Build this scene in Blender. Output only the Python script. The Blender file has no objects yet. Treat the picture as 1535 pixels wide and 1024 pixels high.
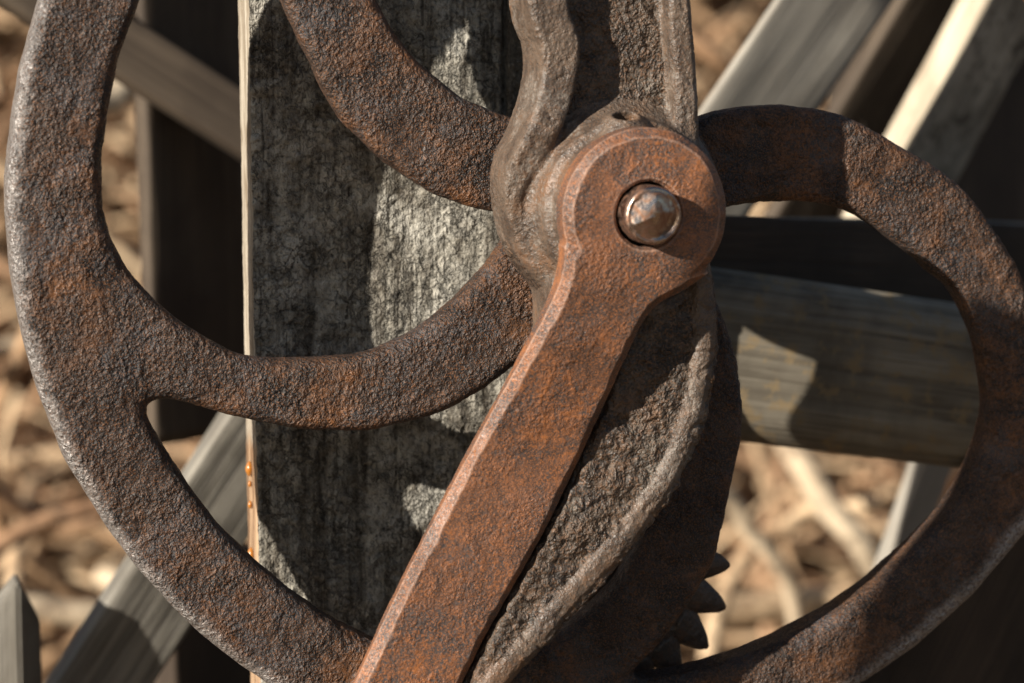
import bpy, math, random
import numpy as np
from mathutils import Vector

# ------------------------------------------------------------------ camera
PX = 0.0003                      # metres per photograph pixel at the wheel
W, H = 1535, 1024
DIST = 1.3
YAW, PITCH = math.radians(14), math.radians(7)
Z0 = 0.62                        # height of the picture centre above the ground
C0 = np.array([0, 0, Z0])
camv = DIST*np.array([-math.sin(YAW)*math.cos(PITCH), -math.cos(YAW)*math.cos(PITCH), math.sin(PITCH)])
CAM = C0 + camv
fw = -camv/np.linalg.norm(camv)
rt = np.cross(fw, [0, 0, 1]); rt /= np.linalg.norm(rt)
up = np.cross(rt, fw)
FPX = DIST/PX
scene = bpy.context.scene
COL = scene.collection
cd = bpy.data.cameras.new('camera'); cam = bpy.data.objects.new('camera', cd); COL.objects.link(cam)
cam.location = CAM
cam.rotation_euler = Vector(fw).to_track_quat('-Z', 'Y').to_euler()
cd.sensor_width = 36.0; cd.lens = 36.0*FPX/W
cd.clip_start = 0.05; cd.clip_end = 200
cd.dof.use_dof = True; cd.dof.focus_distance = DIST - 0.012; cd.dof.aperture_fstop = 6.3
cd.dof.aperture_blades = 0
scene.camera = cam

# ------------------------------------------------------------------ light
SUN = np.array([-1.88, -1.0, 0.82]); SUN /= np.linalg.norm(SUN)
world = bpy.data.worlds.new('World'); scene.world = world; world.use_nodes = True
nt = world.node_tree; nt.nodes.clear()
sky = nt.nodes.new('ShaderNodeTexSky'); sky.sky_type = 'NISHITA'; sky.sun_disc = False
sky.sun_elevation = math.asin(SUN[2]); sky.sun_rotation = math.atan2(SUN[0], SUN[1])
bg = nt.nodes.new('ShaderNodeBackground'); bg.inputs['Strength'].default_value = 0.05
wo = nt.nodes.new('ShaderNodeOutputWorld')
nt.links.new(sky.outputs[0], bg.inputs[0]); nt.links.new(bg.outputs[0], wo.inputs[0])
sl = bpy.data.lights.new('sun', 'SUN'); sun = bpy.data.objects.new('sun', sl); COL.objects.link(sun)
sl.energy = 5.0; sl.angle = math.radians(0.5); sl.color = (1.0, 0.91, 0.79)
sun.rotation_euler = Vector(SUN).to_track_quat('Z', 'Y').to_euler()
sun.location = (-2, -1, 3)
vs = scene.view_settings
vs.view_transform = 'Standard'; vs.look = 'None'; vs.gamma = 1.0; vs.use_curve_mapping = False
vs.exposure = 0.88

random.seed(7); rng = np.random.default_rng(7)


# ------------------------------------------------------------------ helpers
def P(x, y, d):
    """the point seen at photograph pixel x,y that lies d pixel-units in front of the wheel plane"""
    v = fw*FPX + rt*(x-W/2) - up*(y-H/2)
    t = (-d*PX-CAM[1])/v[1]
    return CAM+v*t


_perm = np.random.default_rng(3).permutation(256).astype(np.int64)
_perm = np.concatenate([_perm, _perm, _perm])
_grad = np.random.default_rng(4).normal(size=(256, 3)); _grad /= np.linalg.norm(_grad, axis=1)[:, None]


def perlin(p):
    i = np.floor(p).astype(np.int64); f = p-i; i &= 255
    u = f*f*f*(f*(f*6-15)+10)
    out = 0
    for dx in (0, 1):
        for dy in (0, 1):
            for dz in (0, 1):
                g = _grad[_perm[_perm[_perm[(i[:, 0]+dx) & 255]+((i[:, 1]+dy) & 255)]+((i[:, 2]+dz) & 255)] & 255]
                w = (u[:, 0] if dx else 1-u[:, 0])*(u[:, 1] if dy else 1-u[:, 1])*(u[:, 2] if dz else 1-u[:, 2])
                out = out+w*((f-np.array([dx, dy, dz]))*g).sum(1)
    return out


def noise(p, wl, off=0.0):
    return perlin(p/wl+37.3+off)


def smin(a, b, k):
    h = np.clip(0.5+0.5*(b-a)/k, 0, 1)
    return b*(1-h)+a*h-k*h*(1-h)


def smax(a, b, k):
    return -smin(-a, -b, k)


def poly_sdf(x, z, pts):
    """signed distance to a closed polygon, negative inside"""
    pts = np.asarray(pts, float); n = len(pts)
    d = np.full(x.shape, 1e9); ins = np.zeros(x.shape, bool)
    for i in range(n):
        a, b = pts[i], pts[(i+1) % n]
        ex, ez = b-a
        wx, wz = x-a[0], z-a[1]
        t = np.clip((wx*ex+wz*ez)/(ex*ex+ez*ez+1e-18), 0, 1)
        d = np.minimum(d, (wx-ex*t)**2+(wz-ez*t)**2)
        c = ((a[1] <= z) & (b[1] > z)) | ((b[1] <= z) & (a[1] > z))
        with np.errstate(divide='ignore', invalid='ignore'):
            xi = a[0]+(z-a[1])/(ez if abs(ez) > 1e-12 else 1e-12)*ex
        ins ^= c & (x < xi)
    return np.where(ins, -1, 1)*np.sqrt(d)


def line_sdf(x, z, pts, rad):
    """distance to a polyline of varying radius"""
    d = np.full(x.shape, 1e9)
    for i in range(len(pts)-1):
        a, b = np.array(pts[i]), np.array(pts[i+1])
        ex, ez = b-a
        t = np.clip(((x-a[0])*ex+(z-a[1])*ez)/(ex*ex+ez*ez+1e-18), 0, 1)
        r = rad[i]*(1-t)+rad[i+1]*t
        d = np.minimum(d, np.hypot(x-a[0]-ex*t, z-a[1]-ez*t)-r)
    return d


def smooth_curve(pts, n=8):
    """Catmull-Rom through points"""
    p = [np.array(q, float) for q in pts]; p = [2*p[0]-p[1]]+p+[2*p[-1]-p[-2]]
    out = []
    for i in range(1, len(p)-2):
        for k in range(n):
            t = k/n
            out.append(0.5*((2*p[i])+(-p[i-1]+p[i+1])*t+(2*p[i-1]-5*p[i]+4*p[i+1]-p[i+2])*t*t
                            + (-p[i-1]+3*p[i]-3*p[i+1]+p[i+2])*t**3))
    out.append(p[-2])
    return out


def extrude_round(d2, y, yc, ht, rad):
    qx = d2+rad; qy = np.abs(y-yc)-(ht-rad)
    return np.sqrt(np.maximum(qx, 0)**2+np.maximum(qy, 0)**2)+np.minimum(np.maximum(qx, qy), 0)-rad


def surface_nets(F, org, h):
    """F[x,y,z] signed distance -> vertices and quads"""
    s = F < 0
    n = [k-1 for k in F.shape]
    cnt = np.zeros(n, np.uint8)
    cor = [(a, b, c) for a in (0, 1) for b in (0, 1) for c in (0, 1)]
    for a, b, c in cor:
        cnt += s[a:a+n[0], b:b+n[1], c:c+n[2]]
    act = np.argwhere((cnt > 0) & (cnt < 8))
    idx = np.full(n, -1, np.int32); idx[tuple(act.T)] = np.arange(len(act))
    val = {k: F[act[:, 0]+k[0], act[:, 1]+k[1], act[:, 2]+k[2]].astype(float) for k in cor}
    pos = np.zeros((len(act), 3)); num = np.zeros(len(act))
    for k in cor:
        for ax in range(3):
            if k[ax]: continue
            k2 = list(k); k2[ax] = 1; k2 = tuple(k2)
            a, b = val[k], val[k2]
            m = (a < 0) != (b < 0)
            t = np.where(m, a/np.where(m, a-b, 1), 0)
            q = np.tile(np.array(k, float), (len(act), 1)); q[:, ax] = t
            pos[m] += q[m]; num += m
    v = (act+pos/num[:, None])*h+np.array(org)
    faces = []
    for ax in range(3):
        o1, o2 = (ax+1) % 3, (ax+2) % 3
        sl0 = [slice(None)]*3; sl1 = [slice(None)]*3
        sl0[ax] = slice(0, -1); sl1[ax] = slice(1, None)
        e = s[tuple(sl0)] != s[tuple(sl1)]
        ed = np.argwhere(e)
        ok = (ed[:, o1] > 0) & (ed[:, o2] > 0) & (ed[:, o1] < n[o1]) & (ed[:, o2] < n[o2])
        ed = ed[ok]
        ins = s[tuple(ed.T)]
        q = []
        for da, db in ((1, 1), (0, 1), (0, 0), (1, 0)):
            c = ed.copy(); c[:, o1] -= da; c[:, o2] -= db
            q.append(idx[tuple(c.T)])
        q = np.stack(q, 1)
        q[~ins] = q[~ins][:, ::-1]
        faces.append(q)
    return v, np.concatenate(faces)


def vnormals(v, f):
    a = np.cross(v[f[:, 2]]-v[f[:, 0]], v[f[:, 3]]-v[f[:, 1]])
    nn = np.zeros_like(v)
    for k in range(4):
        for j in range(3):
            nn[:, j] += np.bincount(f[:, k], a[:, j], len(v))
    return nn/(np.linalg.norm(nn, axis=1)[:, None]+1e-12)


def mesh_from(name, v, f):
    v = np.asarray(v, np.float32); f = np.asarray(f, np.int32)
    me = bpy.data.meshes.new(name)
    me.vertices.add(len(v)); me.vertices.foreach_set('co', v.ravel())
    me.loops.add(f.size); me.loops.foreach_set('vertex_index', f.ravel())
    me.polygons.add(len(f)); k = f.shape[1]
    me.polygons.foreach_set('loop_start', np.arange(0, f.size, k, dtype=np.int32))
    me.polygons.foreach_set('loop_total', np.full(len(f), k, np.int32))
    me.polygons.foreach_set('use_smooth', np.ones(len(f), bool))
    me.update(calc_edges=True); me.validate()
    return me


def link(name, me, mat, parent=None, loc=None):
    o = bpy.data.objects.new(name, me); COL.objects.link(o)
    if mat is not None and not me.materials: me.materials.append(mat)
    if loc is not None: o.location = loc
    if parent is not None: o.parent = parent
    return o


def thing(name, label, cat, loc, group=None):
    o = bpy.data.objects.new(name, None); COL.objects.link(o)
    o.location = loc; o.empty_display_size = 0.05
    return tag(o, label, cat, group)


def tag(o, label, cat, group=None):
    o['label'] = label; o['category'] = cat
    if group: o['group'] = group
    return o


def split(v, f, cls, k):
    g = f[cls == k]
    used, inv = np.unique(g, return_inverse=True)
    return v[used], inv.reshape(g.shape)


# ------------------------------------------------------------------ materials
class N:
    def __init__(s, name):
        s.m = bpy.data.materials.new(name); s.m.use_nodes = True
        s.t = s.m.node_tree; s.t.nodes.clear()
        s.out = s.n('ShaderNodeOutputMaterial'); s.b = s.n('ShaderNodeBsdfPrincipled')
        s.t.links.new(s.b.outputs[0], s.out.inputs[0])
        s.co = s.n('ShaderNodeTexCoord').outputs['Object']

    def n(s, ty): return s.t.nodes.new(ty)
    def l(s, a, b): s.t.links.new(a, b)

    def map(s, scale=(1, 1, 1), rot=(0, 0, 0), loc=(0, 0, 0)):
        m = s.n('ShaderNodeMapping'); s.l(s.co, m.inputs[0])
        m.inputs['Scale'].default_value = scale; m.inputs['Rotation'].default_value = rot
        m.inputs['Location'].default_value = loc
        return m.outputs[0]

    def noise(s, sc, det=4, rough=0.55, dist=0.0, co=None):
        m = s.n('ShaderNodeTexNoise'); s.l(co or s.co, m.inputs['Vector'])
        m.inputs['Scale'].default_value = sc; m.inputs['Detail'].default_value = det
        m.inputs['Roughness'].default_value = rough; m.inputs['Distortion'].default_value = dist
        return m.outputs['Fac']

    def vor(s, sc, feat='F1', co=None, rnd=1.0):
        m = s.n('ShaderNodeTexVoronoi'); s.l(co or s.co, m.inputs['Vector']); m.feature = feat
        m.inputs['Scale'].default_value = sc; m.inputs['Randomness'].default_value = rnd
        return m.outputs['Distance']

    def ramp(s, fac, *st):
        r = s.n('ShaderNodeValToRGB'); s.l(fac, r.inputs[0])
        e = r.color_ramp.elements
        while len(e) < len(st): e.new(0.5)
        for q, (p, c) in zip(e, st):
            q.position = p; q.color = (c, c, c, 1) if not isinstance(c, tuple) else (*c, 1)
        return r.outputs[0]

    def mix(s, fac, a, b, mode='MIX'):
        m = s.n('ShaderNodeMix'); m.data_type = 'RGBA'; m.blend_type = mode
        for sock, val in ((m.inputs[0], fac), (m.inputs[6], a), (m.inputs[7], b)):
            if isinstance(val, (int, float)): sock.default_value = val
            elif isinstance(val, tuple): sock.default_value = (*val, 1)
            else: s.l(val, sock)
        return m.outputs[2]

    def math(s, op, a, b=0.0, c=0.0):
        m = s.n('ShaderNodeMath'); m.operation = op
        for k, val in enumerate((a, b, c)):
            if isinstance(val, (int, float)): m.inputs[k].default_value = val
            else: s.l(val, m.inputs[k])
        return m.outputs[0]

    def bump(s, h, dist, strength=1.0, nrm=None):
        b = s.n('ShaderNodeBump'); s.l(h, b.inputs['Height'])
        b.inputs['Distance'].default_value = dist; b.inputs['Strength'].default_value = strength
        if nrm is not None: s.l(nrm, b.inputs['Normal'])
        return b.outputs[0]

    def fin(s, col, rough, nrm=None, metal=0.0, spec=0.5):
        for k, val in (('Base Color', col), ('Roughness', rough), ('Metallic', metal), ('Specular IOR Level', spec)):
            i = s.b.inputs[k]
            if isinstance(val, (int, float)): i.default_value = val
            elif isinstance(val, tuple): i.default_value = (*val, 1)
            else: s.l(val, i)
        if nrm is not None: s.l(nrm, s.b.inputs['Normal'])
        return s.m


def iron(name, dark, mid, rust, grey, grain=1.0, fine=0.0005, rough=(0.32, 0.60), spec=0.6, rustamt=0.5, greyamt=0.5, speck=0.6, polish=None, worn=None):
    m = N(name)
    big = m.noise(16, 3, 0.65, 0.6)
    med = m.noise(70, 4, 0.7, 0.5, m.map(loc=(3, 1, 2)))
    tiny = m.noise(380*grain, 2, 0.6, 0.6)
    tin2 = m.noise(900*grain, 1, 0.6, 0.0, m.map(loc=(.3, .1, .7)))
    c = m.mix(m.ramp(med, (0.38, 0.0), (0.60, 1.0)), dark, mid)
    f = m.ramp(m.math('ADD', m.math('MULTIPLY', big, 0.6), m.math('MULTIPLY', med, 0.4)), (0.56-0.12*rustamt, 0.0), (0.68-0.12*rustamt, 1.0))
    c = m.mix(m.math('MULTIPLY', f, m.ramp(tiny, (0.36, 0.15), (0.58, 1.0))), c, rust)
    g = m.ramp(m.noise(30, 4, 0.75, 0.5, m.map(loc=(7, 2, 5))), (0.62-0.14*greyamt, 0.0), (0.70-0.14*greyamt, 1.0))
    c = m.mix(m.math('MULTIPLY', g, m.ramp(tiny, (0.40, 1.0), (0.62, 0.15))), c, grey)
    c = m.mix(m.math('MULTIPLY', m.ramp(tin2, (0.54, 0.0), (0.62, 1.0)), speck), c, rust)
    c = m.mix(m.math('MULTIPLY', m.ramp(tin2, (0.34, 1.0), (0.44, 0.0)), speck), c, dark)
    hh = m.math('ADD', tiny, m.math('MULTIPLY', tin2, 0.35))
    hh = m.math('ADD', hh, m.math('MULTIPLY', m.vor(300*grain), 0.45))
    hh = m.math('MULTIPLY', hh, m.ramp(m.noise(38, 3, 0.7, 0.3, m.map(loc=(5, 9, 1))), (0.36, 0.35), (0.62, 1.0)))
    nb = m.bump(hh, fine)
    r = m.ramp(tiny, (0.35, rough[1]), (0.65, rough[0]))
    mt = 0.0
    if polish:                                    # handled outer rim, rubbed to bare metal
        sx = m.n('ShaderNodeSeparateXYZ'); m.l(m.co, sx.inputs[0])
        rad = m.math('SQRT', m.math('ADD', m.math('POWER', sx.outputs[0], 2.0), m.math('POWER', sx.outputs[2], 2.0)))
        e = m.math('MULTIPLY_ADD', m.math('SUBTRACT', rad, polish), 160.0, m.math('MULTIPLY', m.math('SUBTRACT', med, 0.5), 2.2))
        e = m.ramp(e, (0.0, 0.0), (1.0, 1.0))
        e = m.math('MULTIPLY', e, m.ramp(tiny, (0.36, 0.2), (0.56, 1.0)))
        c = m.mix(e, c, (0.27, 0.255, 0.245)); mt = m.math('MULTIPLY', e, 0.5)
        r = m.mix(e, r, (0.36, 0.36, 0.36))
    if worn:  # pale edges: wear plus a sun highlight painted into the colour
        ge = m.n('ShaderNodeNewGeometry')
        e = m.ramp(ge.outputs['Pointiness'], (0.508, 0.0), (0.535, 0.9))
        c = m.mix(m.math('MULTIPLY', e, m.ramp(med, (0.30, 0.3), (0.5, 1.0))), c, worn)
    return m.fin(c, r, nb, mt, spec)


M = {}
M['wheel'] = iron('rusted_cast_iron', (0.012, 0.0095, 0.0088), (0.046, 0.031, 0.024), (0.150, 0.062, 0.022), (0.047, 0.046, 0.049), 1.6, 0.0021, (0.44, 0.70), 0.45, 0.5, 0.7, 0.7, polish=0.2545)
M['bracket'] = iron('greasy_cast_iron', (0.050, 0.038, 0.030), (0.118, 0.089, 0.067), (0.150, 0.074, 0.036), (0.175, 0.153, 0.131), 1.6, 0.0011, (0.36, 0.64), 0.5, 0.45, 0.6, 0.5)
M['web'] = iron('caked_dirty_iron', (0.024, 0.018, 0.014), (0.082, 0.060, 0.043), (0.150, 0.076, 0.038), (0.125, 0.107, 0.086), 1.1, 0.0028, (0.42, 0.70), 0.5, 0.35, 0.5, 0.6)
M['crank'] = iron('orange_rusted_steel', (0.068, 0.042, 0.032), (0.180, 0.083, 0.046), (0.310, 0.116, 0.040), (0.056, 0.050, 0.049), 1.7, 0.0008, (0.40, 0.68), 0.45, 0.62, 1.0, 0.8, worn=(0.36, 0.23, 0.17))
M['gear'] = iron('dark_oily_iron', (0.026, 0.020, 0.017), (0.065, 0.046, 0.035), (0.12, 0.060, 0.034), (0.07, 0.066, 0.066), 1.2, 0.0008, (0.36, 0.6), 0.6, 0.3, 0.4)


def pin_mat():
    m = N('polished_steel_with_rust')
    f = m.noise(110, 4, 0.6, 1.5)
    c = m.mix(m.ramp(f, (0.42, 0.0), (0.60, 1.0)), (0.46, 0.385, 0.335), (0.24, 0.125, 0.075))
    r = m.ramp(f, (0.40, 0.24), (0.60, 0.52))
    mt = m.ramp(f, (0.50, 1.0), (0.68, 0.4))
    h = m.math('ADD', m.noise(190, 2), m.math('MULTIPLY', m.noise(800, 2), 0.25))
    return m.fin(c, r, m.bump(h, 0.0005), mt)


M['pin'] = pin_mat()


def wood(name, base, light, dark, axis='z', rough=0.75, grain_d=0.0009, lich=None, cracks=0.0, gsc=1.0):
    """weathered timber: grain runs along the object's z axis"""
    m = N(name)
    st = m.map((1, 1, 0.035))
    g1 = m.noise(150*gsc, 3, 0.6, 0.8, st)
    g2 = m.noise(420*gsc, 2, 0.6, 0.3, st)
    big = m.noise(9, 5, 0.6, 0.5)
    c = m.mix(m.ramp(g1, (0.36, 0.0), (0.64, 1.0)), base, light)
    c = m.mix(m.ramp(big, (0.42, 0.0), (0.62, 0.8)), c, dark)
    c = m.mix(m.ramp(g2, (0.30, 0.75), (0.44, 0.0)), c, dark)
    if lich:
        c = m.mix(m.ramp(m.noise(70, 5, 0.7), (0.52, 0.0), (0.60, 0.85)), c, lich)
    h = m.math('ADD', g1, m.math('MULTIPLY', g2, 0.6))
    n1 = m.bump(h, grain_d)
    return m.fin(c, rough, n1, 0.0, 0.35)


def alligator():
    """old tarred paint on the post, shrunk into small cracked plates"""
    m = N('cracked_tarred_wood')
    wn = m.n('ShaderNodeTexNoise'); wn.inputs['Scale'].default_value = 170; wn.inputs['Detail'].default_value = 3
    wn.inputs['Roughness'].default_value = 0.7
    m.l(m.co, wn.inputs['Vector'])
    wv = m.n('ShaderNodeVectorMath'); wv.operation = 'MULTIPLY_ADD'
    m.l(wn.outputs['Color'], wv.inputs[0]); wv.inputs[1].default_value = (0.011,)*3
    m.l(m.map((1, 1, 0.75)), wv.inputs[2])
    e1 = m.vor(165, 'DISTANCE_TO_EDGE', wv.outputs[0])
    big = m.noise(16, 4, 0.7, 0.4)
    med = m.noise(90, 3, 0.65)
    streak = m.noise(85, 3, 0.6, 0.3, m.map((1, 1, 0.06)))
    tin = m.noise(520, 2, 0.65, 0.5)
    c = m.mix(m.ramp(med, (0.36, 0.0), (0.64, 1.0)), (0.185, 0.172, 0.143), (0.385, 0.365, 0.310))
    c = m.mix(m.ramp(streak, (0.46, 0.0), (0.60, 0.85)), c, (0.060, 0.048, 0.034))
    c = m.mix(m.ramp(big, (0.50, 0.0), (0.60, 0.8)), c, (0.43, 0.415, 0.365))
    c = m.mix(m.ramp(tin, (0.56, 0.0), (0.68, 0.4)), c, (0.38, 0.35, 0.28))
    c = m.mix(m.ramp(tin, (0.34, 0.7), (0.46, 0.0)), c, (0.035, 0.030, 0.022))
    wk = m.ramp(m.noise(45, 3, 0.6, 0.0, m.map(loc=(1, 4, 2))), (0.40, 0.15), (0.56, 1.0))      # cracks open only in places
    c = m.mix(m.math('MULTIPLY', m.ramp(e1, (0.0, 0.8), (0.035, 0.0)), wk), c, (0.015, 0.013, 0.010))
    h = m.math('MULTIPLY', m.math('MULTIPLY', m.ramp(e1, (0.0, 0.0), (0.09, 1.0)), wk), 0.7)
    gr = m.noise(300, 3, 0.65, 0.4, m.map((1, 1, 0.05)))
    c = m.mix(m.ramp(gr, (0.33, 0.75), (0.43, 0.0)), c, (0.030, 0.024, 0.017))
    h = m.math('ADD', h, m.math('MULTIPLY', tin, 1.0))
    h = m.math('ADD', h, m.math('MULTIPLY', gr, 1.0))
    return m.fin(c, 0.6, m.bump(h, 0.0019), 0.0, 0.4)


M['post'] = alligator()


def split_mat():
    m = N('pale_split_wood')
    g = m.noise(260, 3, 0.65, 0.6, m.map((1, 1, 0.06)))
    b = m.noise(60, 4, 0.7, 0.4, m.map((1, 1, 0.4)))
    c = m.mix(m.ramp(g, (0.38, 0.0), (0.62, 1.0)), (0.22, 0.185, 0.14), (0.42, 0.38, 0.31))
    c = m.mix(m.ramp(b, (0.52, 0.0), (0.64, 0.8)), c, (0.16, 0.12, 0.08))
    sx = m.n('ShaderNodeSeparateXYZ'); m.l(m.co, sx.inputs[0])
    lowpart = m.math('MULTIPLY_ADD', m.math('SUBTRACT', P(360, 655, -260)[2], sx.outputs[2]), 60.0, m.math('MULTIPLY', m.math('SUBTRACT', b, 0.3), 1.6))
    c = m.mix(m.ramp(lowpart, (0.3, 0.0), (0.7, 0.9)), c, m.mix(m.ramp(g, (0.4, 0.0), (0.6, 1.0)), (0.15, 0.085, 0.045), (0.38, 0.25, 0.15)))
    return m.fin(c, 0.7, m.bump(m.math('ADD', g, b), 0.0012), 0.0, 0.3)


M['split'] = split_mat()
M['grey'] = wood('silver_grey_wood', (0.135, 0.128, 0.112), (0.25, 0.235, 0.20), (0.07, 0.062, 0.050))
M['plank'] = wood('lichened_grey_wood', (0.125, 0.110, 0.084), (0.26, 0.235, 0.185), (0.058, 0.047, 0.034), lich=(0.21, 0.155, 0.085))
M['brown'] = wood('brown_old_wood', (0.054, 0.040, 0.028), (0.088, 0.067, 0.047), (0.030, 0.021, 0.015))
M['dark'] = wood('shade_dark_wood', (0.036, 0.026, 0.019), (0.058, 0.042, 0.030), (0.020, 0.015, 0.011), rough=0.9)  # dark base paints in the shade on the background boards
M['bright'] = wood('sunlit_edge_wood', (0.36, 0.31, 0.23), (0.55, 0.49, 0.38), (0.20, 0.15, 0.10))  # pale colour paints in the sunlight on the leaning board's edge
M['soft'] = wood('smooth_pale_grey_wood', (0.25, 0.235, 0.205), (0.31, 0.29, 0.25), (0.19, 0.172, 0.145), gsc=1.5, grain_d=0.0004)
M['mottled'] = wood('mottled_grey_wood', (0.24, 0.22, 0.18), (0.37, 0.34, 0.28), (0.07, 0.058, 0.043), lich=(0.045, 0.038, 0.028))


def resin():
    m = N('amber_resin')
    m.b.inputs['Transmission Weight'].default_value = 0.35
    return m.fin((0.50, 0.19, 0.025), 0.3, None, 0.0, 0.6)


M['resin'] = resin()


def litter():
    m = N('dry_leaf_litter')
    a = m.noise(9, 5, 0.6, 0.6); b = m.noise(45, 5, 0.65, 0.6)
    c = m.mix(m.ramp(b, (0.35, 0.0), (0.65, 1.0)), (0.11, 0.068, 0.038), (0.30, 0.20, 0.115))
    c = m.mix(m.ramp(a, (0.5, 0.0), (0.66, 0.8)), c, (0.07, 0.042, 0.024))
    return m.fin(c, 0.85, m.bump(b, 0.02), 0.0, 0.2)


M['litter'] = litter()


def stick_mat(name, a, b):
    m = N(name)
    oi = m.noise(6, 4, 0.6); q = m.noise(60, 4, 0.6)
    c = m.mix(m.ramp(oi, (0.38, 0.0), (0.62, 1.0)), a, b)
    c = m.mix(m.ramp(q, (0.36, 0.6), (0.54, 0.0)), c, (0.07, 0.045, 0.03))
    return m.fin(c, 0.8, m.bump(q, 0.003), 0.0, 0.25)


M['straw'] = stick_mat('dry_straw', (0.64, 0.49, 0.32), (0.40, 0.26, 0.15))
M['twig'] = stick_mat('dry_brown_twig', (0.30, 0.17, 0.095), (0.42, 0.27, 0.16))
M['pale'] = stick_mat('pale_dead_wood', (0.62, 0.52, 0.38), (0.45, 0.35, 0.24))


# ------------------------------------------------------------------ setting: ground with a bank behind
def ground():
    xs = np.concatenate([np.linspace(-60, -5, 12)[:-1], np.linspace(-5, 5, 101), np.linspace(5, 60, 12)[1:]])
    ys = np.concatenate([np.linspace(-60, -3, 10)[:-1], np.linspace(-3, 6, 111), np.linspace(6, 80, 16)[1:]])
    X, Y = np.meshgrid(xs, ys, indexing='ij')
    t = np.clip((Y-1.7)/2.6, 0, 1)
    Z = 2.3*(t*t*(3-2*t))**0.9
    p = np.stack([X.ravel(), Y.ravel(), Z.ravel()], 1)
    near = (np.abs(p[:, 0]) < 6) & (np.abs(p[:, 1]) < 5.5)
    p[:, 2] += np.where(near & (p[:, 1] > 1.6), 0.10*noise(p, 0.5)+0.05*noise(p, 0.2), 0)
    nx, ny = X.shape
    i = np.arange(nx*ny).reshape(nx, ny)
    f = np.stack([i[:-1, :-1].ravel(), i[1:, :-1].ravel(), i[1:, 1:].ravel(), i[:-1, 1:].ravel()], 1)
    o = link('ground', mesh_from('ground', p, f), M['litter']); o['kind'] = 'structure'


def bank_z(x, y):
    t = min(max((y-1.7)/2.6, 0), 1)
    return 2.3*(t*t*(3-2*t))**0.9


ground()


# ------------------------------------------------------------------ timber builder
def board(name, A, B, w, t, nrm, mat, parent=None, bev=0.002, across=8, along=40, warp=0.0015, taper=1.0, edge_mat=None, crown=0.0):
    """a timber from A to B (centre of its front face), width w, thickness t, front face normal nrm"""
    A, B = np.array(A, float), np.array(B, float)
    L = np.linalg.norm(B-A); ax = (B-A)/L
    n = np.array(nrm, float); n -= ax*(n@ax); n /= np.linalg.norm(n)
    wd = np.cross(n, ax)
    if (wd[0] < 0 if abs(wd[0]) > 0.35 else wd[2] > 0): wd = -wd
    # closed profile in (across, depth), starting at front left
    k = across
    prof = [(-w/2+bev+(w-2*bev)*i/k, 0.0) for i in range(k+1)]
    prof += [(w/2-0.3*bev, 0.3*bev), (w/2, bev), (w/2, t-bev), (w/2-bev, t)]
    prof += [(-w/2+bev, t), (-w/2, t-bev), (-w/2, bev), (-w/2+0.3*bev, 0.3*bev)]
    prof = np.array(prof); m = len(prof)
    zs = np.linspace(0, L, along+1)
    pts = np.zeros((along+1, m, 3))
    loc = np.zeros((along+1, m, 3))
    for i, z in enumerate(zs):
        s = 1+(taper-1)*z/L
        loc[i, :, 0] = prof[:, 0]*s; loc[i, :, 1] = prof[:, 1]; loc[i, :, 2] = z
    q = loc.reshape(-1, 3)
    if crown: q[:, 1] += crown*(np.abs(q[:, 0])/(w/2))**4*np.clip(1-q[:, 1]/t, 0, 1)
    seed = rng.uniform(0, 50)
    q2 = q*np.array([1, 1, 0.15])
    q[:, 0] += warp*2*noise(q*np.array([0.2, 1, 0.25]), 0.05, seed)
    q[:, 1] += warp*noise(q2, 0.012, seed+5)
    f = []
    for i in range(along):
        for j in range(m):
            j2 = (j+1) % m
            f.append((i*m+j, i*m+j2, (i+1)*m+j2, (i+1)*m+j))
    f = np.array(f)
    v = np.concatenate([q, [[0, t/2, 0], [0, t/2, L]]])
    me = bpy.data.meshes.new(name)
    caps = [(len(q), (j+1) % m, j) for j in range(m)] + [(len(q)+1, along*m+j, along*m+(j+1) % m) for j in range(m)]
    me.from_pydata([tuple(p) for p in v], [], [tuple(a) for a in f]+caps)
    # handedness: local x=across, y=into board, z=along
    if np.dot(np.cross(wd, -n), ax) < 0: me.flip_normals()
    me.polygons.foreach_set('use_smooth', np.ones(len(me.polygons), bool))
    me.materials.append(mat)
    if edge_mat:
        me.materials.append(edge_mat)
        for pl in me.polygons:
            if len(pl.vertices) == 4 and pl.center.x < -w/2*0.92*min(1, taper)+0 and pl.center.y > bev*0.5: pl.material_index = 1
    from mathutils import Matrix
    o = bpy.data.objects.new(name, me); COL.objects.link(o)
    mw = Matrix(((wd[0], -n[0], ax[0], A[0]), (wd[1], -n[1], ax[1], A[1]), (wd[2], -n[2], ax[2], A[2]), (0, 0, 0, 1)))
    o.matrix_world = mw
    if parent: o.parent = parent
    return o


def facing(deg, tilt=0.0):
    a = math.radians(deg); b = math.radians(tilt)
    return (math.sin(a)*math.cos(b), -math.cos(a)*math.cos(b), math.sin(b))


def extend(a, b, za=None, zb=None, ea=0.0, eb=0.0):
    """stretch segment a-b so that it reaches heights za / zb, or by metres"""
    a, b = np.array(a), np.array(b); d = (b-a)/np.linalg.norm(b-a)
    if za is not None: a2 = a+d*((za-a[2])/d[2])
    else: a2 = a-d*ea
    if zb is not None: b2 = b+d*((zb-b[2])/d[2])
    else: b2 = b+d*eb
    return a2, b2


# ------------------------------------------------------------------ the shaft line
AX = P(971, 321, 275)
ax_x, ax_z = AX[0], AX[2]
px = PX


def grid(x0, x1, y0, y1, z0, z1, h):
    xs = np.arange(x0, x1+h, h); ys = np.arange(y0, y1+h, h); zs = np.arange(z0, z1+h, h)
    return xs, ys, zs


def local(u, v, d):
    p = P(u, v, d)
    return (p[0]-ax_x, p[2]-ax_z)


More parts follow.
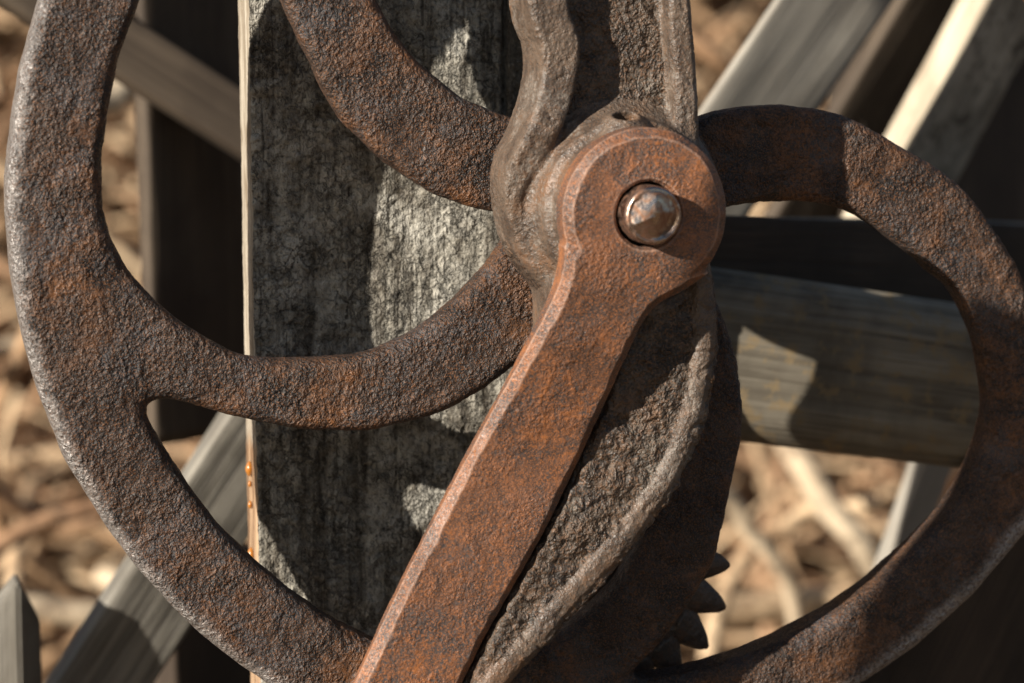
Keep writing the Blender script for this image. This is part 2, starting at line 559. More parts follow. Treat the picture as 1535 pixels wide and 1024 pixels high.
# ------------------------------------------------------------------ flywheel with five curved spokes
UPE = [(30, 50), (41, 44), (60, 37.5), (79, 31), (100, 24.5), (115, 19.8), (123, 17.5), (135, 13), (150, 8), (165, 4), (180, 0), (197, -6), (211, -10.5), (226, -16), (238, -22)]
LOE = [(30, -30), (45, -14), (60, -5), (80, -1.4), (100, -1.4), (118, -3), (137, -6.5), (156, -10.2), (167, -12.5), (178, -15.2), (195, -21.3), (208, -27), (219, -33), (236, -44)]


def pol(r, t): return (r/1000*math.cos(math.radians(t)), r/1000*math.sin(math.radians(t)))


def build_wheel():
    h = 0.001
    xs, ys, zs = grid(-0.272, 0.274, -0.0125, 0.0290, -0.268, 0.268, h)
    X, Z = np.meshgrid(xs, zs, indexing='ij')
    r = np.hypot(X, Z)
    ct = np.maximum(0, X/np.maximum(r, 1e-6))
    ring = np.abs(r-0.2418-0.0072*ct)-(0.0198-0.0012*ct)
    upc = [pol(a, b) for a, b in UPE]; loc_ = [pol(a, b) for a, b in LOE]
    poly = smooth_curve(upc, 4)+smooth_curve(loc_, 4)[::-1]
    up3 = [pol(a, b) for a, b in UPE[:3]+[(74, 31), (87, 26), (99.6, 22), (115.5, 17.5), (131.5, 12.3), (149, 6.6), (167, 0.4), (186, -6), (198, -9.5), (211, -12.5), (226, -14), (238, -18)]]
    poly3 = smooth_curve(up3, 4)+smooth_curve(loc_, 4)[::-1]
    loc0 = [pol(a, b) for a, b in LOE[:9]+[(178, -14.2), (195, -19), (208, -24), (219, -29), (236, -40)]]
    poly0 = smooth_curve(upc, 4)+smooth_curve(loc0, 4)[::-1]
    sp = []
    for k in range(5):
        a = math.radians(-72*k); c, s = math.cos(a), math.sin(a)
        sp.append(poly_sdf(X*c-Z*s, X*s+Z*c, {3: poly3, 0: poly0}.get(k, poly)))
    spo = np.minimum.reduce(sp)
    hub = r-0.041
    d2 = smin(ring, spo, 0.009)
    d2 = smin(d2, hub, 0.006)
    bore = 0.0135-r
    p2 = np.stack([X.ravel(), 0*X.ravel(), Z.ravel()], 1)
    d2 = d2+0.0011*noise(p2, 0.030).reshape(X.shape)+0.0006*noise(p2, 0.011).reshape(X.shape)
    s = np.clip((0.010-ring)/0.02, 0, 1); s = s*s*(3-2*s)     # 1 on the rim
    s2 = np.clip((0.006-hub)/0.02, 0, 1)
    ht = 0.0088+0.0052*s+0.003*s2
    ht = ht+0.0006*noise(p2, 0.05, 3).reshape(X.shape)
    F = np.empty((len(xs), len(ys), len(zs)), np.float32)
    for j, y in enumerate(ys):
        d3 = extrude_round(d2, y, ht-0.0040-0.0022*s-0.003*s2, ht, 0.0058)
        F[:, j, :] = np.maximum(d3, bore)
    v, f = surface_nets(F, (xs[0], ys[0], zs[0]), h)
    n = vnormals(v, f)
    wear = np.clip(0.55+1.1*noise(v, 0.045, 6)+0.5*noise(v, 0.014, 1), 0.2, 1.15)*np.clip((0.262-np.hypot(v[:, 0], v[:, 2]))/0.010, 0.25, 1)
    rel = 1.1*wear*(0.00042*noise(v, 0.0040)+0.00050*(0.4-np.abs(noise(v, 0.0036, 9))*2)+0.00040*noise(v, 0.0024, 2)-0.0012*np.maximum(0, noise(v, 0.0065, 12)-0.34))+0.0005*noise(v, 0.014, 4)
    v = v+n*rel[:, None]
    c = v[f].mean(1)
    rr = np.hypot(c[:, 0], c[:, 2]); ang = np.degrees(np.arctan2(c[:, 2], c[:, 0]))
    cls = np.full(len(f), 1)
    cls[rr > 0.2205] = 0
    cls[rr < 0.043] = 6
    # spoke number from the mid-line angle at that radius
    mid_r = np.array([a for a, b in UPE])/1000
    mid_t = np.array([b for a, b in UPE]); lo_t = np.interp(mid_r, np.array([a for a, b in LOE])/1000, [b for a, b in LOE])
    mt = np.interp(rr, mid_r, (mid_t+lo_t)/2)
    k = np.round((ang-mt)/72).astype(int) % 5
    m = cls == 1; cls[m] = 1+k[m]
    root = thing('flywheel', 'rusty cast iron flywheel with five curved spokes, mounted in front of the tarred post', 'flywheel', (ax_x, 0, ax_z))
    for key, nm in ((0, 'rim'), (6, 'hub'), (1, 'spoke'), (2, 'spoke'), (3, 'spoke'), (4, 'spoke'), (5, 'spoke')):
        vv, ff = split(v, f, cls, key)
        link(nm, mesh_from(nm, vv, ff), M['wheel'], root)


build_wheel()


# ------------------------------------------------------------------ bearing bracket
def arm_depth(s):                                                 # front of the arm along its length (metres from eye)
    q = np.clip((np.asarray(s)-0.012)/0.115, 0, 1)
    return 275-64*q*q*(3-2*q)-20*np.clip((np.asarray(s)-0.06)/0.24, 0, 1)


ARM = []
for chain in ([(850, 372), (844, 412), (829, 452), (803, 502), (761, 578), (712, 666), (655, 776), (599, 886), (534, 1024), (480, 1140)],
              [(640, 1150), (692, 1030), (750, 917), (800, 830), (840, 752), (878, 672), (915, 590), (945, 524), (965, 484), (993, 453), (1032, 430), (1064, 410)]):
    ARM += [local(u, v, float(arm_depth(max(0, (v-322)*PX*1.1)))-6) for u, v in smooth_curve(chain, 5)]


def build_bracket():
    h = 0.0009
    D = 165

    def L(pts, d=D): return [local(u, v, d) for u, v in pts]
    web = L([(808, -240), (1035, -240), (1038, 0), (1042, 200), (1062, 420), (1066, 540), (1046, 640), (1000, 740), (890, 875), (775, 995), (690, 1085),
             (600, 1180), (560, 1120), (620, 1010), (690, 870), (765, 700), (830, 560), (840, 430), (830, 180), (850, 110), (822, 0)])
    fl = smooth_curve(L([(806, -240), (820, 0), (836, 60), (837, 110), (824, 165), (803, 215), (781, 258), (774, 300), (786, 350), (812, 398), (846, 436)], 160), 6)
    flr = np.interp(np.linspace(0, 1, len(fl)), [0, .2, .4, .55, .7, 1], np.array([30, 29, 24, 22, 13, 11])*px)
    fu = smooth_curve(L([(1012, -240), (1018, 0), (1026, 100), (1031, 200), (1036, 300)], 165), 6)
    fur = [18*px]*len(fu)
    lo = smooth_curve(L([(1036, 300), (1050, 415), (1052, 520), (1034, 620), (1000, 706), (935, 800), (855, 890), (775, 980), (695, 1068), (620, 1150)], 190), 6)
    lor = [14*px]*len(lo)
    lf = smooth_curve(L([(842, 430), (835, 560), (775, 700), (700, 870), (630, 1010), (590, 1110)], 165), 6)
    lfr = [16*px]*len(lf)
    xs, ys, zs = grid(-0.125, 0.062, -0.068, -0.013, -0.285, 0.180, h)
    X, Z = np.meshgrid(xs, zs, indexing='ij')
    p2 = np.stack([X.ravel(), 0*X.ravel(), Z.ravel()], 1)
    wig = (0.0006*noise(p2, 0.025)+0.0003*noise(p2, 0.008)).reshape(X.shape)
    dw = poly_sdf(X, Z, web)
    q = P(936, 181, 192); OH = (q[0]-ax_x, 192*px, q[2]-ax_z)
    d_l = line_sdf(X, Z, fl, flr)+wig; d_u = line_sdf(X, Z, fu, fur)+wig*0.7
    d_r = line_sdf(X, Z, lo, lor)+wig*0.7; d_f = line_sdf(X, Z, lf, lfr)
    t = np.clip((0.02-Z)/0.07, 0, 1); t = t*t*(3-2*t)
    wf = (132+(156-132)*t)*px                                   # front of the web
    wf = wf+(0.0016*noise(p2, 0.018, 2)+0.0010*noise(p2, 0.008, 7)).reshape(X.shape)*(0.45+0.55*t)
    armd = poly_sdf(X, Z, ARM)
    q = np.clip((armd-1*px)/(10*px), 0, 1); wf = wf+t*q*q*(3-2*q)*40*px
    r = np.hypot(X, Z)
    flw = np.clip((Z+0.012)/0.045, 0, 1); ltop = (142+32*flw)*px
    F = np.empty((len(xs), len(ys), len(zs)), np.float32)
    back = 48*px
    for j, y in enumerate(ys):
        d = -y                                                   # metres in front of the wheel plane
        a = np.maximum(dw, np.maximum(d-wf, back-d))
        b = extrude_round(d_l, d, (back+ltop)/2, (ltop-back)/2, 0.0028)
        b2 = extrude_round(d_u, d, (back+170*px)/2, (170*px-back)/2, 0.0032)
        b3 = extrude_round(d_r, d, (back+204*px)/2, (204*px-back)/2, 0.0028)
        b4 = extrude_round(d_f, d, (back+170*px)/2, (170*px-back)/2, 0.0040)
        # boss: a flared foot, a barrel and a collar
        rad = np.interp(d/px, [44, 120, 145, 165, 188, 196, 214], [164, 160, 146, 134, 129, 118, 116])*px
        c = np.maximum(r+wig*0.6-rad, np.maximum(d-213*px, back-d))
        # raised lip round the oil hole
        lx, ly, lz = X-OH[0], d-OH[1]+8*px, Z-OH[2]+22*px
        lip = np.sqrt(lx**2+ly**2+lz**2)-38*px
        c = smin(c, lip, 0.004)
        g = smin(smin(b, b2, 0.003), smin(b3, b4, 0.003), 0.003)
        g = smin(a, g, 0.0035)
        g = smin(g, c, 0.005)
        al = (d-OH[1])*0.62+(Z-OH[2])*0.785
        hole = np.maximum(np.hypot((X-OH[0])*0.8, (d-OH[1])*0.785-(Z-OH[2])*0.62)-13.5*px+wig*0.8, -26*px-al)
        g = smax(g, -hole, 0.0015)
        F[:, j, :] = np.maximum(g, 44*px-r)                      # shaft bore
    v, f = surface_nets(F, (xs[0], ys[0], zs[0]), h)
    n = vnormals(v, f)
    rr = np.hypot(v[:, 0], v[:, 2])
    low = np.clip((-0.03-v[:, 2])/0.03, 0, 1)
    dfl = np.minimum.reduce([line_sdf(v[:, 0], v[:, 2], q, w) for q, w in ((fl, flr), (fu, fur), (lo, lor), (lf, lfr))])
    onweb = np.clip(dfl/0.003, 0, 1)*(rr > 0.048)
    rel = 0.00030*noise(v, 0.0042)+0.00028*(0.5-np.abs(noise(v, 0.0030, 9))*2)-0.0009*np.clip(0.05-np.abs(noise(v, 0.013, 15)), 0, 1)/0.05*(noise(v, 0.03, 1) > 0.02)*(rr > 0.05)
    rel = rel+onweb*(0.0011*(0.4-np.abs(noise(v, 0.0085, 3))*2.2)+0.0007*noise(v, 0.0035, 6))*(0.45+1.1*low)
    v = v+n*rel[:, None]
    c = v[f].mean(1)
    rr = np.hypot(c[:, 0], c[:, 2])
    cand = np.stack([line_sdf(c[:, 0], c[:, 2], q, w) for q, w in ((fl, flr), (fu, fur), (lo, lor), (lf, lfr))], 1)
    cls = np.zeros(len(f), int)
    best = cand.argmin(1); mn = cand.min(1)
    cls[mn < 0.0012] = 1+best[mn < 0.0012]
    cls[(rr < 0.0470) & (c[:, 1] < -0.036)] = 5
    root = thing('bearing_bracket', 'grey-brown cast iron bearing bracket with raised flanges carrying the shaft of the flywheel', 'bracket', (ax_x, 0, ax_z))
    for k, nm, mt in ((0, 'web', 'web'), (1, 'flange', 'bracket'), (2, 'flange', 'bracket'), (3, 'flange', 'bracket'), (4, 'flange', 'bracket'), (5, 'boss', 'bracket')):
        vv, ff = split(v, f, cls, k)
        link(nm, mesh_from(nm, vv, ff), M[mt], root)


build_bracket()


# ------------------------------------------------------------------ crank
def build_crank():
    h = 0.0005
    ey = 275                                                      # front of the eye

    xs, ys, zs = grid(-0.160, 0.040, -0.0845, -0.050, -0.262, 0.040, h)
    X, Z = np.meshgrid(xs, zs, indexing='ij')
    p2 = np.stack([X.ravel(), 0*X.ravel(), Z.ravel()], 1)
    r = np.hypot(X, Z)
    d2 = smin(poly_sdf(X, Z, ARM), r-121*px, 0.0045)
    d2 = d2+(0.00025*noise(p2, 0.03)+0.00022*noise(p2, 0.005)+0.0012*np.maximum(0, noise(p2, 0.008, 21)-0.40)).reshape(X.shape)
    s = np.maximum(0, -Z*1.1)
    yf = arm_depth(s)*px
    T = np.interp(s, [0, 0.03, 0.085, 1], [62, 60, 42, 40])*px
    yf = yf+(0.00018*noise(p2, 0.028, 5)).reshape(X.shape)
    hole = 46.5*px-np.hypot(X-1.0*px, Z+1.0*px)+(0.0004*noise(p2, 0.008, 2)).reshape(X.shape)
    F = np.empty((len(xs), len(ys), len(zs)), np.float32)
    ch = 13*px*(1+0.30*noise(p2, 0.025, 31)+0.22*noise(p2, 0.007, 33)).reshape(X.shape)
    for j, y in enumerate(ys):
        d = -y
        yy = np.abs(d-(yf-T/2))-T/2
        a = np.maximum(np.maximum(d2, yy), (d2+yy+ch)*0.7071)
        a = smax(np.maximum(d2, yy), (d2+yy+ch)*0.7071, 0.0003)
        b = np.maximum(hole, (hole+yy+5*px)*0.7071)
        F[:, j, :] = np.maximum(a, b)
    v, f = surface_nets(F, (xs[0], ys[0], zs[0]), h)
    n = vnormals(v, f)
    rel = 0.00010*noise(v, 0.004)+0.00016*noise(v, 0.010, 2)-0.0003*np.maximum(0, noise(v, 0.0045, 8)-0.28)
    v = v+n*rel[:, None]
    c = v[f].mean(1)
    cls = np.where(np.hypot(c[:, 0], c[:, 2]) < 0.0368, 0, 1)
    cls[(c[:, 2] > -0.0) ] = 0
    root = thing('crank', 'flat orange-rusted crank arm with a round eye fitted over the shaft end', 'crank', (ax_x, 0, ax_z))
    for k, nm in ((0, 'eye'), (1, 'arm')):
        vv, ff = split(v, f, cls, k)
        link(nm, mesh_from(nm, vv, ff), M['crank'], root)


build_crank()


# ------------------------------------------------------------------ shaft
def lathe(prof, seg, amp=0.0, flat=None):
    """profile (radius, depth) revolved about the shaft axis; front first"""
    v = []; m = len(prof)
    for r, d in prof:
        for k in range(seg):
            a = 2*math.pi*k/seg
            v.append((r*math.cos(a), -d, r*math.sin(a)))
    v = np.array(v)
    f = []
    for i in range(m-1):
        for k in range(seg):
            k2 = (k+1) % seg
            f.append((i*seg+k, i*seg+k2, (i+1)*seg+k2, (i+1)*seg+k))
    return v, np.array(f)


def build_shaft():
    front = 318
    R = 41.5
    prof = [(0.3, front), (5, front), (10, front), (15, front-0.3), (20, front-1.0), (24, front-2.2), (27, front-3.5), (30, front-5.5), (32.5, front-8.5), (34, front-11), (35.2, front-11.5), (37, front-11), (39, front-12), (40.6, front-14.5), (R, front-18), (R, front-24)]
    prof += [(R, d) for d in range(286, 180, -8)]+[(R, 150), (R, 60), (R, -60), (R, -225), (0.3, -225)]
    v, f = lathe([(a*px, b*px) for a, b in prof], 96)
    n = vnormals(v, f)
    tip = v[:, 1] < -255*px
    v = v+n*(tip*(0.00045*noise(v, 0.009)+0.00022*noise(v, 0.0035, 3)))[:, None]
    # worn flats on the tip
    nose = np.hypot(v[:, 0], v[:, 2]) < 34.2*px
    for ph, sl, o in ((20, 0.42, 6), (150, 0.40, 5.5), (265, 0.45, 6.5), (-40, 0.5, 8)):
        lim = (front+2-o)*px-sl*(v[:, 0]*math.cos(math.radians(ph))+v[:, 2]*math.sin(math.radians(ph)))+4*px
        v[:, 1] = np.where(nose, np.maximum(v[:, 1], -lim), v[:, 1])
    root = thing('shaft', 'steel shaft with a worn shiny domed tip sticking out of the crank eye', 'shaft', (ax_x, 0, ax_z))
    cy = v[f].mean(1)[:, 1]
    cls = np.where(cy < -(front-27)*px, 0, 1)
    for k, nm in ((0, 'tip'), (1, 'rod')):
        vv, ff = split(v, f, cls, k)
        link(nm, mesh_from(nm, vv, ff), M['pin'], root)


build_shaft()


# ------------------------------------------------------------------ toothed gear behind the wheel
def build_gear():
    ctr = P(902, 868, -110)
    rb, yb0, yb1 = 150*px, 0.0265, 0.0415
    root = thing('toothed_gear', 'small dark iron gear with hooked pointed teeth, half hidden behind the flywheel', 'gear', (ctr[0], 0, ctr[2]))
    prof = [(43*px, -yb0), (rb-0.003, -yb0), (rb-0.0008, -yb0-0.0012), (rb, -yb0-0.004), (rb, -yb1+0.003), (rb-0.002, -yb1), (43*px, -yb1), (43*px, -yb0)]
    v, f = lathe(prof, 120)
    v = v+vnormals(v, f)*(0.0004*noise(v, 0.006))[:, None]
    link('disc', mesh_from('disc', v, f), M['gear'], root)
    # axle of the gear runs back into the plank behind it
    v, f = lathe([(0.0002, -0.016), (43*px, -0.016), (45*px, -0.018), (45*px, -0.0985), (0.0002, -0.0985)], 32)
    link('axle', mesh_from('axle', v, f), M['gear'], root)
    # one hooked tooth, pointing along +x
    sec = []
    for t in np.linspace(0, 1, 10):
        x = -0.004+t*0.0215
        wz = 0.0098*(1-t)**0.65+0.0014; wy = 0.0068*(1-0.62*t)
        cz = -0.0046*t**1.6; sec.append((x, wz, wy, cz))
    vv = []
    seg = 14
    for x, wz, wy, cz in sec:
        for k in range(seg):
            a = 2*math.pi*k/seg
            c, s = math.cos(a), math.sin(a)
            vv.append((x, wy*math.copysign(abs(c)**0.7, c), cz+wz*math.copysign(abs(s)**0.7, s)))
    fs = []
    for i in range(len(sec)-1):
        for k in range(seg):
            k2 = (k+1) % seg
            fs.append((i*seg+k, (i+1)*seg+k, (i+1)*seg+k2, i*seg+k2))
    b = len(vv); vv.append((sec[-1][0]+0.0008, 0, sec[-1][3])); vv.append((sec[0][0], 0, 0))
    for k in range(seg):
        k2 = (k+1) % seg
        fs.append(((len(sec)-1)*seg+k, b, (len(sec)-1)*seg+k2)); fs.append((k, k2, b+1))
    va = np.array(vv); va = va+0.0003*np.stack([noise(va, 0.004, q) for q in (0, 5, 9)], 1)
    me = bpy.data.meshes.new('tooth'); me.from_pydata([tuple(q) for q in va], [], fs)
    me.polygons.foreach_set('use_smooth', np.ones(len(me.polygons), bool)); me.materials.append(M['gear'])
    for k in range(19):
        a = math.radians(8+k*360/19)
        o = bpy.data.objects.new('tooth', me); COL.objects.link(o); o.parent = root
        o.location = (rb*math.cos(a), (yb0+yb1)/2-0.001, rb*math.sin(a))
        o.rotation_euler = (0, -a, 0)


build_gear()


# ------------------------------------------------------------------ tarred post behind the wheel
def build_post():
    yf = 220*px                                                    # front face is this far behind the wheel plane
    th = 0.030
    a0, a1 = P(371, 0, -220), P(386, 850, -220)                    # front left edge
    b0 = P(905, 0, -220)[0]
    def xl(z): return a0[0]+(a1[0]-a0[0])*(z-a0[2])/(a1[2]-a0[2])
    zlo, zhi = P(500, 1080, -220)[2], P(500, -60, -220)[2]
    zs = np.concatenate([np.linspace(-0.04, zlo, 30)[:-1], np.arange(zlo, zhi, 0.0011), np.linspace(zhi, zhi+0.35, 12)])
    nw = 150
    fx = np.linspace(0, 1, nw)
    prof = []
    for t in fx: prof.append((t, 0.0, 0))
    bv = 0.0022
    K = len(prof)
    v = np.zeros((len(zs), K+14, 3))
    groove = P(757, 80, -220)[0]
    for i, z in enumerate(zs):
        x0 = xl(z); x1 = b0
        row = [(x0+bv+(x1-x0-2*bv)*t, yf) for t in fx]
        row += [(x1-bv*.3, yf+bv*.3), (x1, yf+bv)]+[(x1, yf+th*0.5), (x1, yf+th-bv), (x1-bv, yf+th)]
        row += [(x0+bv, yf+th), (x0+bv*.3, yf+th-bv*.3)]
        row += [(x0, yf+th-bv-(th-2*bv)*k/5) for k in range(6)]+[(x0+bv*.3, yf+bv*.3)]
        v[i, :, :2] = row; v[i, :, 2] = z
    m = v.shape[1]
    q = v.reshape(-1, 3)
    i = np.arange(len(zs)*m).reshape(len(zs), m)
    i2 = np.roll(i, -1, axis=1)
    f = np.stack([i[:-1].ravel(), i2[:-1].ravel(), i2[1:].ravel(), i[1:].ravel()], 1)
    n = vnormals(q, f)
    fr = np.clip(1-(q[:, 1]-yf)/0.003, 0, 1)
    rel = fr*(0.0012*noise(q*np.array([1, 1, 0.5]), 0.016)+0.0013*noise(q, 0.0065, 3)+0.0011*(0.4-2*np.abs(noise(q, 0.0050, 7)))
              + 0.0007*noise(q*np.array([1, 1, 0.05]), 0.012, 11))
    rel = rel+(1-fr)*(0.0007*noise(q*np.array([1, 1, 0.25]), 0.008, 2)+0.0003*noise(q, 0.003, 2))
    # shake running down the timber
    gx = np.abs(q[:, 0]-groove-0.0012*noise(q*np.array([0, 0, 1.]), 0.03))
    rel = rel-fr*0.007*np.clip(1-gx/0.0016, 0, 1)*np.clip((q[:, 2]-(P(757, 190, -220)[2]))/0.01, 0, 1)
    v = q+n*rel[:, None]
    org = np.array([P(600, 512, -220)[0], yf, 0.0])
    root = thing('timber_post', 'upright timber post with black cracked tar coating and pale split side', 'post', org)
    c = v[f].mean(1)
    left = np.tile(np.arange(m), len(zs)-1)
    cls = np.where((left >= K+5) & (left <= K+12), 1, 0)
    for k, nm, mt in ((0, 'coated_face', 'post'), (1, 'split_side', 'split')):
        vv, ff = split(v, f, cls, k)
        o = link(nm, mesh_from(nm, vv-org, ff), M[mt], root)
    # beads of resin on the split side
    for (u, vv_, s) in ((361, 703, 9), (364, 757, 5), (367, 832, 9), (361, 726, 4)):
        p = P(u, vv_, -262); x0 = xl(p[2])
        sec = []
        for t in np.linspace(0, 1, 8):
            sec.append((math.sin(math.pi*(0.06+0.92*t))**0.7, t))
        pv = []; pf = []
        sg = 12
        for k, (rd, t) in enumerate(sec):
            for j in range(sg):
                a = 2*math.pi*j/sg
                pv.append((-0.75*rd*math.cos(a), rd*math.sin(a)*0.9, (t-0.5)*2.6))
        for k in range(len(sec)-1):
            for j in range(sg):
                j2 = (j+1) % sg
                pf.append((k*sg+j, k*sg+j2, (k+1)*sg+j2, (k+1)*sg+j))
        pv = np.array(pv)*s*px
        me = mesh_from('resin_bead', pv, np.array(pf))
        o = link('resin_bead', me, M['resin'], root); o.location = (x0-0.0010-org[0], p[1]-org[1], p[2]-org[2])


build_post()

# ------------------------------------------------------------------ planks fixed behind the post
a, b = P(1000, 520, -372), P(1460, 583, -372)
a, b = extend(a, b, ea=0.16, eb=0.16)
tag(board('plank', a, b, 262*px*1.08, 0.022, facing(0, 3), M['plank'], across=40, along=260, bev=0.005, warp=0.0013, crown=0.015),
    'wide grey lichened plank running level behind the tarred post', 'plank')
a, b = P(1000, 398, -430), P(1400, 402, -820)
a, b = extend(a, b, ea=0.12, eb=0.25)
tag(board('plank', a, b, 150*px*1.15, 0.03, facing(40), M['dark'], across=8, along=60, edge_mat=M['grey']),  # pale edge and dark face paint in its lit top and shaded front
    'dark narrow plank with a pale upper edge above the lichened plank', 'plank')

# ------------------------------------------------------------------ leaning boards around the machine
def lean(name, u0, v0, u1, v1, d, w, t, face, mat, label, za=-0.05, zb=None, ea=0.0, eb=0.0, **k):
    a, b = extend(P(u0, v0, d), P(u1, v1, d), za, zb, ea, eb)
    return tag(board(name, a, b, w, t, facing(face), mat, **k), label, 'board')


lean('board', 1161, 140, 1255, 0, -1000, 0.066, 0.006, 22, M['soft'], 'smooth grey board leaning steeply behind the hub of the flywheel', za=None, ea=0.13, zb=1.4, across=12, along=80)
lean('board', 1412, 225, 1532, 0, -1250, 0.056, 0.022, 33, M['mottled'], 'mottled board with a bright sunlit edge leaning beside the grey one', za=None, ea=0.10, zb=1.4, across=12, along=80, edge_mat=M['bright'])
lean('board', 1312, 150, 1400, 0, -1400, 0.046, 0.012, 31, M['brown'], 'brown board in shade tucked between two leaning boards', za=None, ea=0.12, zb=1.4, across=8, along=60)
lean('board', 1470, 400, 1470, 100, -1700, 0.30, 0.025, 38, M['dark'], 'wide dark board added for the black shade behind the leaning boards', za=None, ea=0.03, zb=1.6, across=10, along=60)  # dark sheet added where the background is only deep shade
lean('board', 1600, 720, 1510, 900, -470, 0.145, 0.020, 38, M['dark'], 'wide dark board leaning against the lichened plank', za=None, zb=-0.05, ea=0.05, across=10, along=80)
lean('board', 1408, 690, 1352, 850, -1100, 0.022, 0.015, 14, M['soft'], 'narrow pale grey board leaning beside the wide dark one', za=None, zb=-0.05, ea=0.06, across=6, along=50)
lean('board', 292, 0, 312, 655, -1400, 0.080, 0.012, 34, M['brown'], 'dark brown upright board hanging behind the flywheel rim', za=None, zb=None, eb=0.0, ea=0.2, across=8, along=60)
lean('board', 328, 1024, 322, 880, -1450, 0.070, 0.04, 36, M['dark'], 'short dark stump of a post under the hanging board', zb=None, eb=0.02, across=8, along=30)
lean('board', 130, 32, 345, 170, -1300, 0.034, 0.014, 29, M['brown'], 'brown diagonal brace crossing in front of the hanging board', za=None, ea=0.12, eb=0.10, across=8, along=60)
lean('board', 160, 1020, 355, 720, -900, 0.050, 0.016, 18, M['grey'], 'grey diagonal board running down to the ground beside the pointed picket', zb=None, eb=0.12, across=10, along=80)


def picket():
    d = -800
    tip = P(26, 868, d); bl = P(-22, 935, d); br = P(62, 935, d)
    y = tip[1]; t = 0.02
    zb = -0.05
    xm = tip[0]
    front = [(bl[0], y, zb), (xm, y-0.006, zb), (br[0], y+0.004, zb), (br[0], y+0.004, br[2]), (xm, y-0.006, tip[2]), (bl[0], y, bl[2])]
    bk = [(x, y+t, z) for x, _, z in front]
    v = front+bk
    f = [(0, 1, 4, 5), (1, 2, 3, 4), (7, 6, 11, 10), (8, 7, 10, 9)]
    for i in range(6):
        j = (i+1) % 6; f.append((j, i, i+6, j+6))
    me = bpy.data.meshes.new('picket')
    o0 = np.array([xm, y, 0]); me.from_pydata([tuple(np.array(q)-o0) for q in v], [], f); me.update()
    import bmesh
    bm = bmesh.new(); bm.from_mesh(me); bmesh.ops.recalc_face_normals(bm, faces=bm.faces)
    bmesh.ops.bevel(bm, geom=bm.edges[:], offset=0.0012, segments=2, affect='EDGES'); bm.to_mesh(me); bm.free()
    tag(link('picket', me, M['grey'], None, o0), 'grey wooden picket with a pointed top standing by the diagonal board', 'picket')


picket()

# board added out of view between sun and wheel to shade the far rim
S1, S2 = P(1432, 428, 20), P(1285, 905, 20)
T = SUN*0.95
a, b = S1+T, S2+T
dn = np.cross(b-a, SUN); dn /= np.linalg.norm(dn)
if dn[0] < 0 and dn[1] > 0: dn = -dn
if np.dot(dn, [1, -1, 0]) < 0: dn = -dn
w = 0.19
a, b = extend(a, b, zb=-0.05)
tag(board('board', b+dn*w/2, a+dn*w/2, w, 0.02, -SUN*np.array([1, 1, 0]), M['grey'], across=8, along=40),
    'unseen grey board added in front of the flywheel to shade its rim', 'board')


# ------------------------------------------------------------------ dry brush on the bank
def tube(pts, rad, seg=6):
    pts = np.asarray(pts); n = len(pts)
    v = []; f = []
    for i in range(n):
        tg = pts[min(i+1, n-1)]-pts[max(i-1, 0)]; tg /= np.linalg.norm(tg)+1e-9
        a = np.cross(tg, [0.13, 0.21, 0.97]); a /= np.linalg.norm(a)+1e-9; b = np.cross(tg, a)
        for k in range(seg):
            q = 2*math.pi*k/seg
            v.append(pts[i]+rad[i]*(a*math.cos(q)+b*math.sin(q)))
    for i in range(n-1):
        for k in range(seg):
            k2 = (k+1) % seg
            f.append((i*seg+k, i*seg+k2, (i+1)*seg+k2, (i+1)*seg+k))
    return np.array(v), np.array(f)


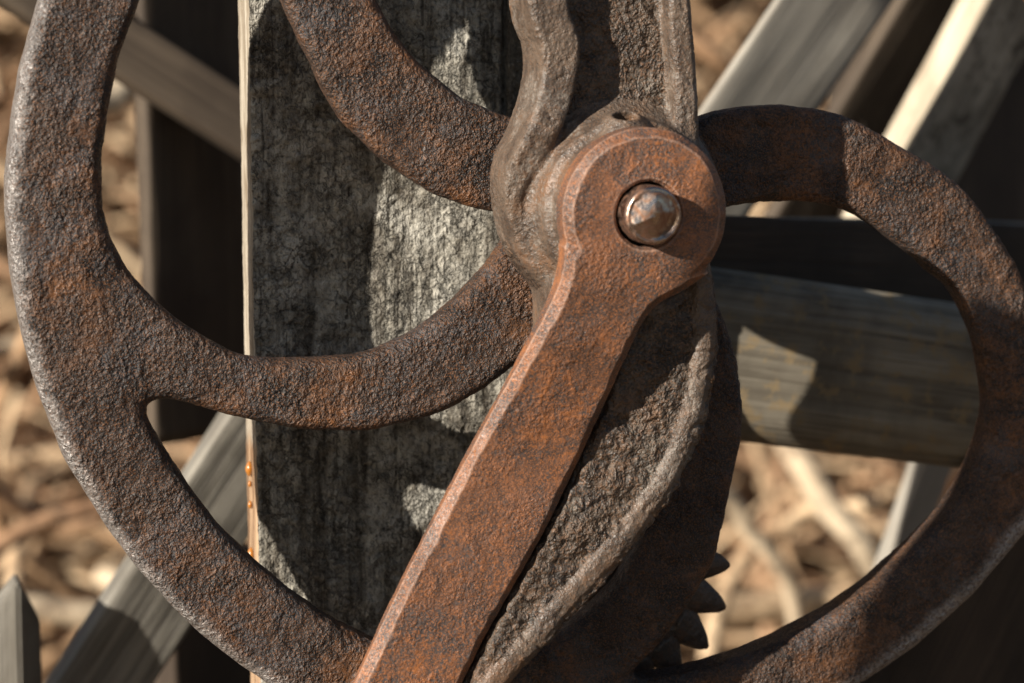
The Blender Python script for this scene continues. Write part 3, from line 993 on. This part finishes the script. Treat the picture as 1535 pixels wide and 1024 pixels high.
def brush(name, count, mat, rlo, rhi, seed, lift):
    g = np.random.default_rng(seed)
    V = []; Fc = []; base = 0
    for _ in range(count):
        y = g.uniform(1.6, 4.0); x = g.uniform(-0.9, 2.4); z = bank_z(x, y)+g.uniform(-0.02, lift)
        L = g.uniform(0.25, 0.8); az = g.uniform(0, math.pi*2); el = g.normal(0.12, 0.45)
        dr = np.array([math.cos(az)*math.cos(el), 0.5*math.sin(az)*math.cos(el), math.sin(el)+0.25*math.sin(az)])
        p0 = np.array([x, y, z]); k = 5
        bend = g.normal(0, 0.10, 3)
        pts = [p0+dr*L*(t-0.5)+bend*4*t*(1-t)*L for t in np.linspace(0, 1, k)]
        r = g.uniform(rlo, rhi); v, f = tube(pts, np.linspace(r, r*0.5, k), 5)
        V.append(v); Fc.append(f+base); base += len(v)
    o = link(name, mesh_from(name, np.concatenate(V), np.concatenate(Fc)), mat); o['kind'] = 'stuff'
    tag(o, {'dry_straw': 'tangle of dry straw-coloured stalks on the bank behind', 'dead_brush': 'tangle of dead brown twigs on the bank behind'}[name], 'brush')


brush('dry_straw', 2200, M['straw'], 0.004, 0.010, 5, 0.30)
brush('dead_brush', 900, M['twig'], 0.004, 0.011, 6, 0.34)

STICKS = [
    ((-60, 888), (170, 755), -3250, 13, 'twig', 'brown stick sloping up towards the flywheel rim'),
    ((-60, 690), (160, 775), -3300, 12, 'twig', 'brown stick sloping down to meet another at the rim'),
    ((-40, 556), (90, 548), -3450, 15, 'pale', 'pale grey stick lying level on the bank'),
    ((-40, 890), (230, 905), -3350, 19, 'pale', 'thick pale stick lying level behind the picket'),
    ((20, 855), (260, 835), -3550, 13, 'straw', 'tan stalk lying level above the thick pale stick'),
    ((15, 560), (60, 860), -3550, 10, 'straw', 'upright tan stalk crossing the sloping sticks'),
    ((120, 180), (260, 130), -3550, 26, 'pale', 'short pale log seen inside the rim by the hanging board'),
    ((1075, 745), (1200, 940), -3050, 13, 'pale', 'pale forked stick leaning below the lichened plank'),
    ((1225, 735), (1370, 880), -3150, 19, 'pale', 'thick pale stick leaning beside the forked one'),
    ((1080, 905), (1230, 765), -3250, 13, 'straw', 'tan stalk crossing between two pale sticks'),
    ((1030, 915), (1340, 900), -3450, 26, 'straw', 'stout tan branch lying level under the crossing sticks'),
    ((1040, 60), (1190, 40), -3150, 12, 'twig', 'brown twig beside the smooth grey leaning board'),
]
for (p, q, d, r, mt, lab) in STICKS:
    a, b = P(*p, d), P(*q, d-150)
    k = 9
    bend = rng.normal(0, 0.02, 3)
    pts = [a+(b-a)*t+bend*4*t*(1-t)+rng.normal(0, 0.003, 3) for t in np.linspace(-0.35, 1.35, k)]
    org = pts[0]
    v, f = tube(np.array(pts)-org, np.linspace(r*2.0, r*1.7, k)*px, 10)
    tag(link('dry_stick', mesh_from('dry_stick', v, f), M[mt], None, org), lab, 'stick', 'sticks lying in the brush')
